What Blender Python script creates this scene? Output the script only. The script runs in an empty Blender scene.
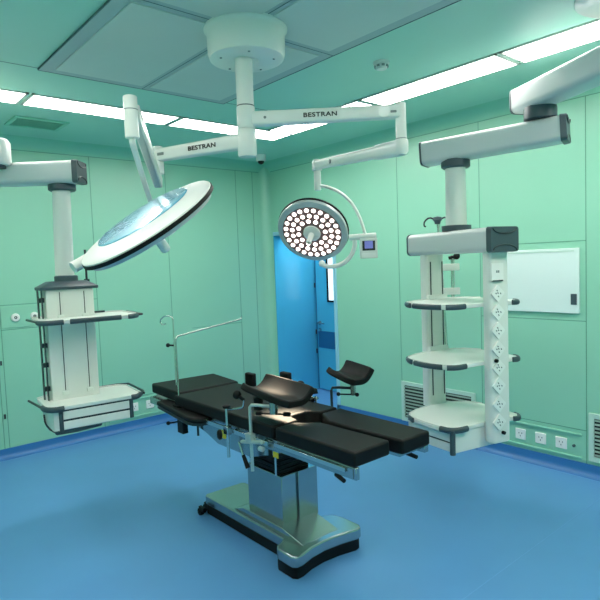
import bpy, bmesh, math
from mathutils import Vector, Matrix
C = bpy.context.scene.collection
V = Vector
PI = math.pi

# ------------------------------------------------------------------ materials
def lin(c):
    return tuple(((x/255)/12.92 if x/255 <= .04045 else ((x/255+.055)/1.055)**2.4) for x in c) + (1,)

def mat(name, rgb, rough=.5, metal=0., noise=0., nscale=30, spec=.5, emit=None, estr=0, coat=0, bump=0):
    m = bpy.data.materials.new(name); m.use_nodes = True
    nt = m.node_tree; b = nt.nodes['Principled BSDF']
    b.inputs['Base Color'].default_value = lin(rgb)
    b.inputs['Roughness'].default_value = rough
    b.inputs['Metallic'].default_value = metal
    b.inputs['Specular IOR Level'].default_value = spec
    b.inputs['Coat Weight'].default_value = coat
    if noise or bump:
        tc = nt.nodes.new('ShaderNodeTexCoord'); n = nt.nodes.new('ShaderNodeTexNoise')
        n.inputs['Scale'].default_value = nscale; n.inputs['Detail'].default_value = 4
        nt.links.new(tc.outputs['Object'], n.inputs['Vector'])
        if noise:
            r = nt.nodes.new('ShaderNodeValToRGB')
            c = lin(rgb)
            r.color_ramp.elements[0].position = .3; r.color_ramp.elements[1].position = .7
            r.color_ramp.elements[0].color = tuple(x*(1-noise) for x in c[:3])+(1,)
            r.color_ramp.elements[1].color = tuple(min(1, x*(1+noise)) for x in c[:3])+(1,)
            nt.links.new(n.outputs['Fac'], r.inputs['Fac'])
            nt.links.new(r.outputs['Color'], b.inputs['Base Color'])
        if bump:
            bp = nt.nodes.new('ShaderNodeBump'); bp.inputs['Strength'].default_value = bump
            bp.inputs['Distance'].default_value = .002
            nt.links.new(n.outputs['Fac'], bp.inputs['Height']); nt.links.new(bp.outputs['Normal'], b.inputs['Normal'])
    if emit:
        b.inputs['Emission Color'].default_value = lin(emit); b.inputs['Emission Strength'].default_value = estr
    return m

M = dict(
    wall=mat('green_wall_panel', (146, 205, 180), .33, noise=.02, nscale=1.5),
    cove=mat('green_cove', (140, 205, 182), .4),
    seam=mat('panel_seam', (88, 150, 126), .6),
    ceil=mat('green_ceiling', (168, 218, 202), .38, noise=.02, nscale=2),
    grey=mat('grey_ceiling_panel', (205, 212, 206), .5, noise=.03, nscale=2.5),
    greyf=mat('grey_ceiling_frame', (170, 184, 186), .45),
    gapd=mat('ceiling_joint', (90, 116, 118), .6),
    floor=mat('blue_vinyl_floor', (90, 148, 202), .34, noise=.035, nscale=2.2),
    base=mat('blue_skirting', (50, 114, 178), .4),
    weld=mat('floor_weld', (104, 158, 212), .4),
    white=mat('white_enamel', (230, 229, 224), .3, noise=.01, nscale=3, coat=.2),
    whiteb=mat('white_plastic', (240, 239, 235), .35),
    shelf=mat('white_shelf', (233, 234, 228), .35),
    alu=mat('brushed_aluminium', (196, 206, 204), .32, metal=.55, noise=.03, nscale=60),
    dark=mat('dark_grey_plastic', (62, 78, 86), .42),
    rail=mat('dark_rail', (58, 66, 70), .35, metal=.5),
    steel=mat('stainless_steel', (176, 182, 186), .24, metal=.95, noise=.04, nscale=12),
    chrome=mat('chrome', (214, 214, 210), .15, metal=1.),
    pad=mat('black_leather', (13, 14, 16), .55, spec=.22, bump=.08, nscale=400),
    black=mat('black_rubber', (9, 10, 12), .55, spec=.25),
    glass=mat('blue_lamp_glass', (126, 192, 222), .24, metal=.25, coat=.7),
    face=mat('grey_lamp_face', (196, 200, 200), .35, metal=.2),
    led=mat('led_lens', (255, 250, 246), .3, emit=(255, 238, 232), estr=3.4),
    ledoff=mat('unlit_lens', (200, 205, 210), .1),
    ledring=mat('led_bed', (128, 100, 96), .4),
    boom=mat('pale_grey_boom', (204, 207, 208), .35, noise=.01, nscale=3),
    strip=mat('light_diffuser', (255, 255, 255), .5, emit=(255, 250, 243), estr=15.),
    blue=mat('blue_door_paint', (74, 178, 218), .22, noise=.02, nscale=2),
    bluek=mat('dark_blue_kickplate', (24, 98, 150), .4),
    bframe=mat('pale_blue_frame', (150, 205, 226), .35),
    lit=mat('lit_window', (230, 245, 250), .3, emit=(228, 242, 250), estr=1.0),
    screen=mat('lilac_display', (120, 120, 190), .3, emit=(120, 120, 200), estr=.35),
    viewer=mat('white_film_viewer', (222, 238, 236), .25),
    yellow=mat('yellow_sticker', (222, 190, 40), .5),
    void=mat('dark_slot', (26, 44, 42), .7),
    louver=mat('pale_louver', (190, 218, 206), .4),
    slat=mat('grey_green_slat', (122, 152, 144), .45),
    ink=mat('black_lettering', (20, 24, 26), .5),
    text_grey=mat('grey_mark', (120, 130, 130), .5),
)

# ------------------------------------------------------------------ mesh helpers
WORLD = {}      # object name -> world origin (roots have no rotation)

TOP = False     # while True, parts of the table top are set over the pedestal
class MB:
    def __init__(s): s.bm = bmesh.new()
    def box(s, c, size, rot=None):
        g = bmesh.ops.create_cube(s.bm, size=1)
        m = Matrix.Translation(V(c)) @ (rot.to_4x4() if rot else Matrix.Identity(4)) @ Matrix.Diagonal((*size, 1))
        bmesh.ops.transform(s.bm, matrix=m, verts=g['verts']); return s
    def bb(s, a, b):
        return s.box([(a[i]+b[i])/2 for i in range(3)], [abs(b[i]-a[i]) for i in range(3)])
    def prism(s, poly, h0, h1, M4=None):
        """polygon in local xy, extruded along local z from h0 to h1"""
        M4 = M4 or Matrix.Identity(4)
        lo = [s.bm.verts.new(M4 @ V((x, y, h0))) for x, y in poly]
        hi = [s.bm.verts.new(M4 @ V((x, y, h1))) for x, y in poly]
        n = len(poly); fs = [s.bm.faces.new(lo[::-1]), s.bm.faces.new(hi)]
        for i in range(n): fs.append(s.bm.faces.new((lo[i], lo[(i+1) % n], hi[(i+1) % n], hi[i])))
        bmesh.ops.recalc_face_normals(s.bm, faces=fs); return s
    def lathe(s, prof, M4=None, n=48, capa=True, capb=True):
        """prof: list of (r, z) around local z"""
        M4 = M4 or Matrix.Identity(4); rings = []
        for r, z in prof:
            if r < 1e-6: rings.append([s.bm.verts.new(M4 @ V((0, 0, z)))])
            else: rings.append([s.bm.verts.new(M4 @ V((r*math.cos(2*PI*i/n), r*math.sin(2*PI*i/n), z))) for i in range(n)])
        fs = []
        for a, b in zip(rings, rings[1:]):
            for i in range(n):
                j = (i+1) % n
                if len(a) == 1 and len(b) == 1: continue
                if len(a) == 1: fs.append(s.bm.faces.new((a[0], b[j], b[i])))
                elif len(b) == 1: fs.append(s.bm.faces.new((a[i], a[j], b[0])))
                else: fs.append(s.bm.faces.new((a[i], a[j], b[j], b[i])))
        if capa and len(rings[0]) > 1: fs.append(s.bm.faces.new(rings[0][::-1]))
        if capb and len(rings[-1]) > 1: fs.append(s.bm.faces.new(rings[-1]))
        bmesh.ops.recalc_face_normals(s.bm, faces=fs); return s
    def cyl(s, a, b, r, r2=None, n=24):
        return s.lathe([(r, 0), (r2 if r2 is not None else r, (V(b)-V(a)).length)], align(a, b), n)
    def tube(s, pts, r, n=10, sx=1., smooth=0):
        pts = [V(p) for p in pts]
        for _ in range(smooth):
            q = [pts[0]]
            for a, b in zip(pts, pts[1:]): q += [a.lerp(b, .25), a.lerp(b, .75)]
            q.append(pts[-1]); pts = q
        rings = []; up = None
        for i, p in enumerate(pts):
            t = (pts[min(i+1, len(pts)-1)] - pts[max(i-1, 0)]).normalized()
            if up is None: up = t.orthogonal().normalized() if abs(t.z) > .9 else V((0, 0, 1)).cross(t).normalized().cross(t).normalized()
            up = (up - t*up.dot(t)).normalized(); sd = t.cross(up)
            rings.append([s.bm.verts.new(p + up*math.cos(2*PI*k/n)*r + sd*math.sin(2*PI*k/n)*r*sx) for k in range(n)])
        fs = []
        for a, b in zip(rings, rings[1:]):
            for k in range(n): fs.append(s.bm.faces.new((a[k], a[(k+1) % n], b[(k+1) % n], b[k])))
        fs.append(s.bm.faces.new(rings[0][::-1])); fs.append(s.bm.faces.new(rings[-1]))
        bmesh.ops.recalc_face_normals(s.bm, faces=fs); return s
    def sphere(s, c, r, sc=(1, 1, 1)):
        g = bmesh.ops.create_uvsphere(s.bm, u_segments=20, v_segments=12, radius=r)
        bmesh.ops.transform(s.bm, matrix=Matrix.Translation(V(c)) @ Matrix.Diagonal((*sc, 1)), verts=g['verts']); return s
    def beam(s, a, b, h0, w0, h1=None, w1=None, rnd=.3, seg=4):
        """rounded-rectangle section swept from a to b (horizontal-ish), heights/widths at both ends"""
        a, b = V(a), V(b); h1 = h1 or h0; w1 = w1 or w0
        t = (b-a).normalized(); sd = t.cross(V((0, 0, 1))).normalized(); up = sd.cross(t)
        rings = []
        for p, h, w in ((a, h0, w0), (b, h1, w1)):
            r = rnd*min(h, w); ring = []
            for k, (sx, sy) in enumerate(((1, 1), (-1, 1), (-1, -1), (1, -1))):
                for j in range(seg+1):
                    an = PI/2*k + PI/2*j/seg
                    ring.append(s.bm.verts.new(p + sd*(sx*(w/2-r) + r*math.cos(an)) + up*(sy*(h/2-r) + r*math.sin(an))))
            rings.append(ring)
        n = len(rings[0]); fs = [s.bm.faces.new(rings[0][::-1]), s.bm.faces.new(rings[1])]
        for i in range(n): fs.append(s.bm.faces.new((rings[0][i], rings[0][(i+1) % n], rings[1][(i+1) % n], rings[1][i])))
        bmesh.ops.recalc_face_normals(s.bm, faces=fs); return s
    def xf(s, M4):
        bmesh.ops.transform(s.bm, matrix=M4, verts=s.bm.verts[:]); return s
    def build(s, name, m, parent=None, bevel=0, smooth=True, seg=2):
        if TOP:
            for v in s.bm.verts: v.co = V((v.co.x+.071, v.co.y*1.037, v.co.z-.03))
        co = [v.co for v in s.bm.verts]
        mid = V([(min(c[i] for c in co)+max(c[i] for c in co))/2 for i in range(3)])
        for v in s.bm.verts: v.co -= mid
        me = bpy.data.meshes.new(name); s.bm.to_mesh(me); s.bm.free()
        if smooth:
            for p in me.polygons: p.use_smooth = True
            me.set_sharp_from_angle(angle=math.radians(38))
        me.materials.append(m)
        o = bpy.data.objects.new(name, me); C.objects.link(o)
        if parent:
            o.parent = parent; o.location = mid - WORLD[parent.name]
        else: o.location = mid
        WORLD[o.name] = mid
        if bevel:
            b = o.modifiers.new('bevel', 'BEVEL'); b.width = bevel; b.segments = seg; b.limit_method = 'ANGLE'; b.angle_limit = math.radians(38)
        return o

def align(a, b, up=None):
    """matrix: local z along a->b, origin a"""
    a, b = V(a), V(b); z = (b-a).normalized()
    x = (up and V(up).cross(z).normalized()) or (z.orthogonal().normalized() if abs(z.z) > .95 else V((0, 0, 1)).cross(z).normalized())
    y = z.cross(x)
    m = Matrix((x, y, z)).transposed().to_4x4(); m.translation = a; return m

def thing(name, label, cat, loc, group=None):
    o = bpy.data.objects.new(name, None); C.objects.link(o); o.location = loc; o.empty_display_size = .1
    o['label'] = label; o['category'] = cat
    if group: o['group'] = group
    WORLD[o.name] = V(loc); return o
def tag(o, label, cat, group=None):
    o['label'] = label; o['category'] = cat
    if group: o['group'] = group
    return o
def struct(o): o['kind'] = 'structure'; return o
def lab(o, t): o['label'] = t; return o

def lettering(txt, size, M4, name, parent, m, extr=.0012):
    cu = bpy.data.curves.new('t', 'FONT'); cu.body = txt; cu.size = size; cu.align_x = 'CENTER'; cu.align_y = 'CENTER'
    cu.extrude = extr; cu.offset = size*.026; cu.space_character = 1.08
    to = bpy.data.objects.new('t', cu); C.objects.link(to)
    dg = bpy.context.evaluated_depsgraph_get(); dg.update()
    me = bpy.data.meshes.new_from_object(to.evaluated_get(dg)); bpy.data.objects.remove(to)
    b = MB(); b.bm.from_mesh(me); b.xf(M4 @ Matrix.Diagonal((1.25, .95, 1, 1)))
    return b.build(name, m, parent, smooth=False)

def frame4(o, x, y):
    x, y = V(x).normalized(), V(y).normalized(); z = x.cross(y).normalized()
    m = Matrix((x, y, z)).transposed().to_4x4(); m.translation = V(o); return m

def rrect(x0, y0, x1, y1, r, n=5):
    p = []
    for cx, cy, a in ((x1-r, y1-r, 0), (x0+r, y1-r, 90), (x0+r, y0+r, 180), (x1-r, y0+r, 270)):
        for j in range(n+1):
            t = math.radians(a+90*j/n); p.append((cx+r*math.cos(t), cy+r*math.sin(t)))
    return p

# ------------------------------------------------------------------ the room
X0, X1, Y0, Y1, H, HL = -.74, 4.198, -.74, 5.476, 2.853, 2.747
T = .12
struct(MB().bb((X0-T, Y0-T, -.1), (5.2, Y1+T, 0)).build('floor', M['floor'], smooth=False))
struct(MB().bb((X0-T, Y0-T, H), (X1+T, Y1+T, H+.1)).build('ceiling', M['ceil'], smooth=False))
struct(MB().bb((X0-T, Y1, 0), (X1+T, Y1+T, H)).build('wall_left', M['wall'], smooth=False))
DY0, DY1, DH = 4.34, 5.36, 1.98
w = MB()
w.bb((X1, Y0-T, 0), (X1+T, DY0, H)); w.bb((X1, DY1, 0), (X1+T, Y1, H)); w.bb((X1, DY0, DH), (X1+T, DY1, H))
struct(w.build('wall_right', M['wall'], smooth=False))
struct(MB().bb((X0-T, Y0-T, 0), (X1, Y0, H)).build('wall_back', M['wall'], smooth=False))
struct(MB().bb((X0-T, Y0, 0), (X0, Y1, H)).build('wall_near', M['wall'], smooth=False))

# cove between wall and ceiling, corner fillet, skirting
def cove_poly(r, n=6):   # in (distance from wall, z)
    return [(0, H)] + [(r-r*math.cos(a), H-r+r*math.sin(a)) for a in [PI/2*k/n for k in range(n+1)]][::1]
r = H-HL
cp = [(0, H), (0, HL)] + [(r-r*math.cos(PI/2*k/8), HL+r*math.sin(PI/2*k/8)) for k in range(1, 9)]
c = MB(); c.prism(cp, X0, X1, Matrix(((0, 0, 1, 0), (-1, 0, 0, Y1), (0, 1, 0, 0), (0, 0, 0, 1))))
struct(c.build('trim_1', M['cove']))
c = MB(); c.prism(cp, Y0, Y1, Matrix(((-1, 0, 0, X1), (0, 0, 1, 0), (0, 1, 0, 0), (0, 0, 0, 1))))
struct(c.build('trim_2', M['cove']))
rc = .10
cp = [(0, 0)] + [(rc-rc*math.cos(PI/2*k/8), rc-rc*math.sin(PI/2*k/8)) for k in range(9)]
cp = [(X1-a, Y1-b) for a, b in cp]
struct(MB().prism(cp, 0, H).build('trim_3', M['wall']))

def skirt(name, flip, a, b):
    pr = [(0, 0), (.055, 0), (.042, .006), (.02, .022), (.012, .045), (.012, .09), (0, .09)]
    if not flip: m4 = Matrix(((0, 0, 1, 0), (-1, 0, 0, Y1), (0, 1, 0, 0), (0, 0, 0, 1)))
    else: m4 = Matrix(((-1, 0, 0, X1), (0, 0, 1, 0), (0, 1, 0, 0), (0, 0, 0, 1)))
    return struct(MB().prism(pr, a, b, m4).build(name, M['base']))
skirt('baseboard_left', False, X0, X1)
skirt('baseboard_right', True, Y0, DY0)
# thin weld line where the coved skirting meets the floor sheet, and one sheet joint
wl = MB(); wl.bb((X0, Y1-.062, 0), (X1-.06, Y1-.054, .0008)); wl.bb((X1-.062, Y0, 0), (X1-.054, DY0, .0008))
wl.bb((2.2, 1.497, 0), (X1-.06, 1.502, .0006))
struct(wl.build('trim_4', M['weld'], smooth=False))

# panel seams
def seamL(x, z0=.09, z1=HL, m=None):
    m = m or sl; m.bb((x-.0025, Y1-.0015, z0), (x+.0025, Y1+.001, z1))
def seamLh(x0, x1, z): sl.bb((x0, Y1-.0015, z-.0025), (x1, Y1+.001, z+.0025))
sl = MB()
for x in (.35, 1.19, 2.06, 2.86, 3.76, 4.0): seamL(x)
seamL(1.15, .09, 1.15)
seamLh(.35, 2.06, 1.37); seamLh(1.19, 2.06, 1.15); seamLh(3.1, 3.76, .97); seamLh(2.2, 2.86, .33); seamLh(X0, X1-.1, HL)
struct(sl.build('trim_5', M['seam'], smooth=False))
sr = MB()
def seamR(y, z0=.09, z1=HL): sr.bb((X1-.0015, y-.0025, z0), (X1+.001, y+.0025, z1))
def seamRh(y0, y1, z): sr.bb((X1-.0015, y0, z-.0025), (X1+.001, y1, z+.0025))
for y in (1.725, 2.575, 3.44, .85): seamR(y)
seamRh(1.725, 2.57, 1.73); seamRh(1.725, 2.57, 1.145); seamRh(1.725, 2.57, .335); seamRh(Y0, Y1-.1, HL)
struct(sr.build('trim_6', M['seam'], smooth=False))

# service strip framing low on the right wall and on the left wall
st = MB()
for y0, y1, z0, z1 in ((1.76, 2.53, .29, .305), (1.76, 2.53, .115, .13)): st.bb((X1-.012, y0, z0), (X1, y1, z1))
for x0, x1, z0, z1 in ((2.1, 2.84, .30, .312), (2.1, 2.84, .115, .135)): st.bb((x0, Y1-.012, z0), (x1, Y1, z1))
struct(st.build('trim_7', M['cove'], bevel=.003))

# grey laminar-flow ceiling field with framed panels
GX0, GX1, GY0, GY1 = 1.07, 2.36, 1.20, 3.55
struct(MB().bb((GX0, GY0, H-.012), (GX1, GY1, H)).build('trim_8', M['greyf'], bevel=.002))
cells = MB(); gaps = MB()
xs = [(GX0+.075, 1.69), (1.745, GX1-.075)]; ys = [(GY0+.07, 2.34), (2.42, GY1-.07)]
for a in xs:
    for b in ys:
        cells.bb((a[0], b[0], H-.018), (a[1], b[1], H-.006))
struct(cells.build('trim_9', M['grey'], bevel=.003))
for x in (GX0-.003, 1.717, GX1): gaps.bb((x, GY0, H-.0135), (x+.004, GY1, H-.002))
for y in (GY0, 2.38, GY1): gaps.bb((GX0, y-.002, H-.0135), (GX1, y+.002, H-.002))
gaps.bb((X0, 3.548, H-.0015), (GX0, 3.552, H)); gaps.bb((X0, 2.378, H-.0015), (GX0, 2.382, H))
gaps.bb((GX1, 3.548, H-.0015), (3.18, 3.552, H)); gaps.bb((3.16, Y0, H-.0015), (3.164, 4.06, H))
struct(gaps.build('trim_10', M['gapd'], smooth=False))

# ------------------------------------------------------------------ doorway and the lobby beyond
LX = 4.86
lw = MB(); lw.bb((X1-.002, DY1-.012, 0), (X1+T, DY1, DH)); lw.bb((X1+T, DY1, 0), (LX, DY1+.08, 2.5))
lw.bb((X1+T, DY0-1.0, 0), (X1+T+.02, DY0, 2.5)); lw.bb((X1+T, DY0-1.0, 0), (5.1, DY0-.92, 2.5))
struct(lw.build('wall_lobby', M['blue'], smooth=False))
struct(MB().bb((X1+T, DY0-1.0, 2.5), (5.15, DY1+.08, 2.56)).build('ceiling_lobby', M['blue'], smooth=False))
fr = MB(); fr.bb((X1-.012, DY0-.045, 0), (X1+T+.005, DY0, DH+.045)); fr.bb((X1-.012, DY0-.045, DH), (X1+T+.005, DY1, DH+.045))
struct(fr.build('trim_11', M['bframe'], bevel=.004))
d = struct(MB().bb((LX, DY0-1.0, 0), (LX+.06, DY1+.08, 2.5)).build('wall_end', M['blue'], smooth=False))
door = struct(MB().bb((LX-.03, 4.40, .01), (LX-.001, 5.325, 2.1)).build('door_1', M['blue'], bevel=.004))
MB().bb((LX-.036, 4.42, .55), (LX-.03, 5.305, .765)).build('kick_plate', M['bluek'], door)
f = MB(); wy0, wy1, wz0, wz1 = 4.77, 5.11, 1.14, 1.75
for a, b in (((wy0, wz0), (wy1, wz0+.025)), ((wy0, wz1-.025), (wy1, wz1)), ((wy0, wz0), (wy0+.025, wz1)), ((wy1-.025, wz0), (wy1, wz1))):
    f.bb((LX-.045, a[0], a[1]), (LX-.03, b[0], b[1]))
wf = f.build('window_frame', M['black'], door)
lab(wf, 'black window frame in blue door')
MB().bb((LX-.036, wy0+.025, wz0+.025), (LX-.031, wy1-.025, wz1-.025)).build('window_pane', M['lit'], wf)
h = MB(); h.cyl((LX-.03, 5.27, .87), (LX-.045, 5.27, .87), .026); h.tube([(LX-.045, 5.27, .87), (LX-.085, 5.27, .87), (LX-.085, 5.14, .87)], .009)
h.cyl((LX-.03, 5.27, .78), (LX-.045, 5.27, .78), .022)
h.build('door_handle', M['steel'], door)
g = MB().bb((LX-.032, 5.327, .01), (LX-.001, 5.335, 2.1)); g.build('door_gap', M['bluek'], door)
for z in (1.35, .75, .5):
    MB().cyl((LX-.036, 5.342, z-.03), (LX-.036, 5.342, z+.03), .008).build('hinge', M['rail'], door)
t = thing('added_lobby_lamp', 'added unseen ceiling lamp brightening the blue lobby behind the doorway', 'ceiling light', (4.55, 4.9, 2.5))  # added lamp, out of view, to brighten the blue lobby
MB().bb((4.36, 4.45, 2.48), (4.80, 5.25, 2.5)).build('housing', M['whiteb'], t)
MB().bb((4.38, 4.47, 2.475), (4.78, 5.23, 2.482)).build('diffuser', M['strip'], t)

# ------------------------------------------------------------------ ceiling light strips
def strip(x0, y0, x1, y1, label):
    t = thing('ceiling_light', label, 'ceiling light', ((x0+x1)/2, (y0+y1)/2, H), 'recessed ceiling light strips')
    f = MB(); e = .018
    f.bb((x0, y0, H-.009), (x1, y0+e, H)); f.bb((x0, y1-e, H-.009), (x1, y1, H))
    f.bb((x0, y0, H-.009), (x0+e, y1, H)); f.bb((x1-e, y0, H-.009), (x1, y1, H))
    f.build('frame', M['grey'], t)
    MB().bb((x0+e, y0+e, H-.008), (x1-e, y1-e, H)).build('diffuser', M['strip'], t)
ly0, ly1 = 4.06, 4.36; lx0, lx1 = 3.16, 3.46
strip(.02, ly0, 1.155, ly1, 'ceiling light strip at the left edge, above the left pendant')
strip(1.175, ly0, 2.295, ly1, 'long ceiling light strip behind the raised left lamp arm')
strip(2.315, ly0, lx1, ly1, 'ceiling light strip passing behind the central ceiling column, parallel to the left wall')
strip(lx0, 2.955, lx1, ly0-.005, 'farthest light strip of the right row, partly behind the right lamp arm')
strip(lx0, 1.815, lx1, 2.935, 'middle light strip of the right row, beyond the smoke detector')
strip(lx0, .675, lx1, 1.795, 'nearest light strip of the right row, at the right edge above the thick boom')
# the near half of the ring of lights, behind and above the camera
strip(lx0, -.46, lx1, .655, 'light strip of the right row nearest the camera, outside the picture')
strip(.02, 2.9, .32, 4.04, 'light strip over the near left side, outside the picture')
strip(.02, 1.76, .32, 2.88, 'light strip over the near left side beside the camera, outside the picture')
strip(.02, .62, .32, 1.74, 'light strip above the camera, outside the picture')
strip(.34, .32, 1.5, .62, 'light strip behind the camera on the left, outside the picture')
strip(1.52, .32, 3.14, .62, 'light strip behind the camera on the right, outside the picture')

# ceiling vent, smoke detector, camera dome
t = thing('ceiling_vent', 'square green slatted vent in the ceiling near the left wall', 'vent', (1.425, 4.85, H))
f = MB()
for a, b in (((1.22, 4.69), (1.63, 4.72)), ((1.22, 4.98), (1.63, 5.01)), ((1.22, 4.72), (1.25, 4.98)), ((1.60, 4.72), (1.63, 4.98))): f.bb((*a, H-.012), (*b, H))
f.build('frame', M['cove'], t, bevel=.002)
s = MB()
for k in range(9): s.box((1.425, 4.74+k*.028, H-.006), (.35, .018, .003), Matrix.Rotation(.5, 3, 'X'))
s.build('louvre', M['cove'], t, smooth=False)
t = thing('smoke_detector', 'round white smoke detector on the green ceiling', 'smoke detector', (2.70, 2.31, H))
MB().lathe([(.05, 0), (.05, -.012), (.042, -.02), (.036, -.035), (.03, -.045), (0, -.048)], Matrix.Translation((2.70, 2.31, H))).build('housing', M['white'], t)
s = MB()
for k in range(8):
    a = 2*PI*k/8+.2; s.box((2.70+.040*math.cos(a), 2.31+.040*math.sin(a), H-.028), (.006, .018, .012), Matrix.Rotation(a, 3, 'Z'))
s.build('vent_slot', M['text_grey'], t, smooth=False)
t = thing('security_camera', 'small white dome camera hanging in the ceiling corner', 'camera', (3.80, 5.02, H))
cm = Matrix.Translation((3.80, 5.02, H))
MB().lathe([(.055, 0), (.055, -.06), (.05, -.07), (0, -.07)], cm).build('housing', M['white'], t)
MB().lathe([(.036, -.07), (.033, -.086), (.02, -.10), (0, -.106)], cm, capa=True).build('dome', M['black'], t)

# ------------------------------------------------------------------ wall fittings
def grille(y0, y1, z0, z1, label):
    t = thing('return_air_grille', label, 'vent', (X1, (y0+y1)/2, z0))
    f = MB(); e = .035
    for a, b in (((y0, z0), (y1, z0+e)), ((y0, z1-e), (y1, z1)), ((y0, z0+e), (y0+e, z1-e)), ((y1-e, z0+e), (y1, z1-e))):
        f.bb((X1-.016, a[0], a[1]), (X1, b[0], b[1]))
    f.build('frame', M['louver'], t)
    MB().bb((X1-.003, y0+e, z0+e), (X1, y1-e, z1-e)).build('backing', M['void'], t, smooth=False)
    n = 10; s = MB()
    for k in range(n):
        z = z0+e+(k+.5)*(z1-z0-2*e)/n; s.box((X1-.010, (y0+y1)/2, z), (.003, y1-y0-2*e, .015), Matrix.Rotation(.6, 3, 'Y'))
    s.build('louvre', M['slat'], t, smooth=False)
grille(2.64, 3.44, .09, .475, 'wide louvred air grille low on the wall behind the right pendant')
grille(.9, 1.705, .12, .475, 'louvred air grille low on the right wall at the picture edge')

def wsock(p, axis, label, grp):
    t = thing('wall_socket', label, 'socket', p, grp)
    x, y, z = p; w = .043
    if axis == 'x':
        MB().bb((x-.010, y-w, z-w), (x, y+w, z+w)).build('plate', M['whiteb'], t, bevel=.004)
        s = MB()
        for dy, dz in ((-.012, .008), (.012, .008), (0, -.014)): s.bb((x-.0108, y+dy-.0035, z+dz-.006), (x-.0095, y+dy+.0035, z+dz+.006))
    else:
        MB().bb((x-w, y-.010, z-w), (x+w, y, z+w)).build('plate', M['whiteb'], t, bevel=.004)
        s = MB()
        for dx, dz in ((-.012, .008), (.012, .008), (0, -.014)): s.bb((x+dx-.0035, y-.0108, z+dz-.006), (x+dx+.0035, y-.0095, z+dz+.006))
    s.build('socket_slots', M['text_grey'], t, smooth=False)
wsock((X1, 2.235, .207), 'x', 'white wall socket beside the right pendant, leftmost of three', 'low sockets on the right wall')
wsock((X1, 2.07, .207), 'x', 'middle one of three white sockets low on the right wall', 'low sockets on the right wall')
wsock((X1, 1.91, .207), 'x', 'rightmost of three white wall sockets, nearest the tiny black earth terminal', 'low sockets on the right wall')
wsock((2.372, Y1, .225), 'y', 'white wall socket on the left wall, nearer the left pendant', 'low sockets on the left wall')
wsock((2.545, Y1, .225), 'y', 'white wall socket on the left wall, just left of the head of the table', 'low sockets on the left wall')
e = MB(); e.cyl((X1, 1.815, .205), (X1-.012, 1.815, .205), .011); e.cyl((X1-.012, 1.815, .205), (X1-.02, 1.815, .205), .006)
tag(e.build('earth_terminal', M['dark']), 'tiny round black earth terminal right of the wall sockets', 'terminal')
e = MB(); e.bb((X1-.004, 1.83, .14), (X1, 1.85, .15)); 
# film viewer
t = thing('film_viewer', 'flat white x-ray film viewer set in the right wall', 'film viewer', (X1, 2.07, 1.2))
MB().bb((X1-.02, 1.766, 1.200), (X1, 2.372, 1.680)).build('casing', M['viewer'], t, bevel=.004)
MB().bb((X1-.024, 1.80, 1.655), (X1-.02, 2.35, 1.663)).build('film_clip', M['louver'], t)
MB().bb((X1-.026, 1.782, 1.265), (X1-.02, 1.825, 1.345)).build('switch', M['dark'], t, bevel=.002)
# gas outlet panel on left wall
t = thing('gas_outlet_panel', 'green wall plate with round white gas outlets left of the pendant', 'outlet panel', (1.33, Y1, 1.16))
MB().bb((1.195, Y1-.006, 1.165), (1.60, Y1, 1.355)).build('plate', M['wall'], t, bevel=.002)
for x in (1.31, 1.47):
    o = MB().lathe([(.036, 0), (.036, .012), (.03, .018), (.012, .018)], align((x, Y1-.006, 1.255), (x, Y1-.1, 1.255)))
    ol = o.build('gas_outlet', M['whiteb'], t)
    MB().lathe([(.013, 0), (.013, .02), (.008, .021), (0, .014)], align((x, Y1-.006, 1.255), (x, Y1-.1, 1.255))).build('nozzle', M['rail'], ol)
t = thing('wall_latch', 'pair of tiny dark latches on a wall panel at the left edge', 'latch', (1.13, Y1, .8))
for z in (.86, .38): MB().bb((1.16, Y1-.01, z-.02), (1.175, Y1, z+.02)).build('latch', M['rail'], t)

# ------------------------------------------------------------------ surgical light
HC = (1.735, 2.375)
SL = thing('surgical_light', 'white ceiling surgical light with two lamp arms from a round cover', 'surgical light', (HC[0], HC[1], H))
def TM(x, y, z): return Matrix.Translation((x, y, z))
MB().lathe([(.212, 0), (.212, -.012), (.205, -.02), (.198, -.03), (.196, -.125), (.188, -.15), (.17, -.158), (.06, -.158), (.055, -.166), (0, -.166)], TM(*HC, H-.012), n=64).build('ceiling_cover', M['white'], SL)
sx, sy = 1.703, 2.36
o = MB().lathe([(.043, 0), (.043, -.24)], TM(sx, sy, 2.69), n=32).build('ceiling_column', M['white'], SL)
MB().lathe([(.0445, 0), (.0445, -.004)], TM(sx, sy, 2.452), n=32).build('joint_ring', M['rail'], o)
MB().lathe([(.044, 0), (.046, -.004), (.046, -.106), (.044, -.11)], TM(sx, sy, 2.447), n=32).build('pivot_housing', M['white'], SL)
MB().lathe([(.046, 0), (.048, -.004), (.048, -.13), (.044, -.138)], TM(sx, sy, 2.335), n=32).build('pivot_housing', M['white'], SL)
# ceiling cover screws
for k in range(5):
    a = k*2*PI/5+.4
    MB().lathe([(.006, 0), (.006, -.003), (0, -.004)], TM(HC[0]+.14*math.cos(a), HC[1]+.14*math.sin(a), H-.170), n=10).build('screw', M['text_grey'], SL)

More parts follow.
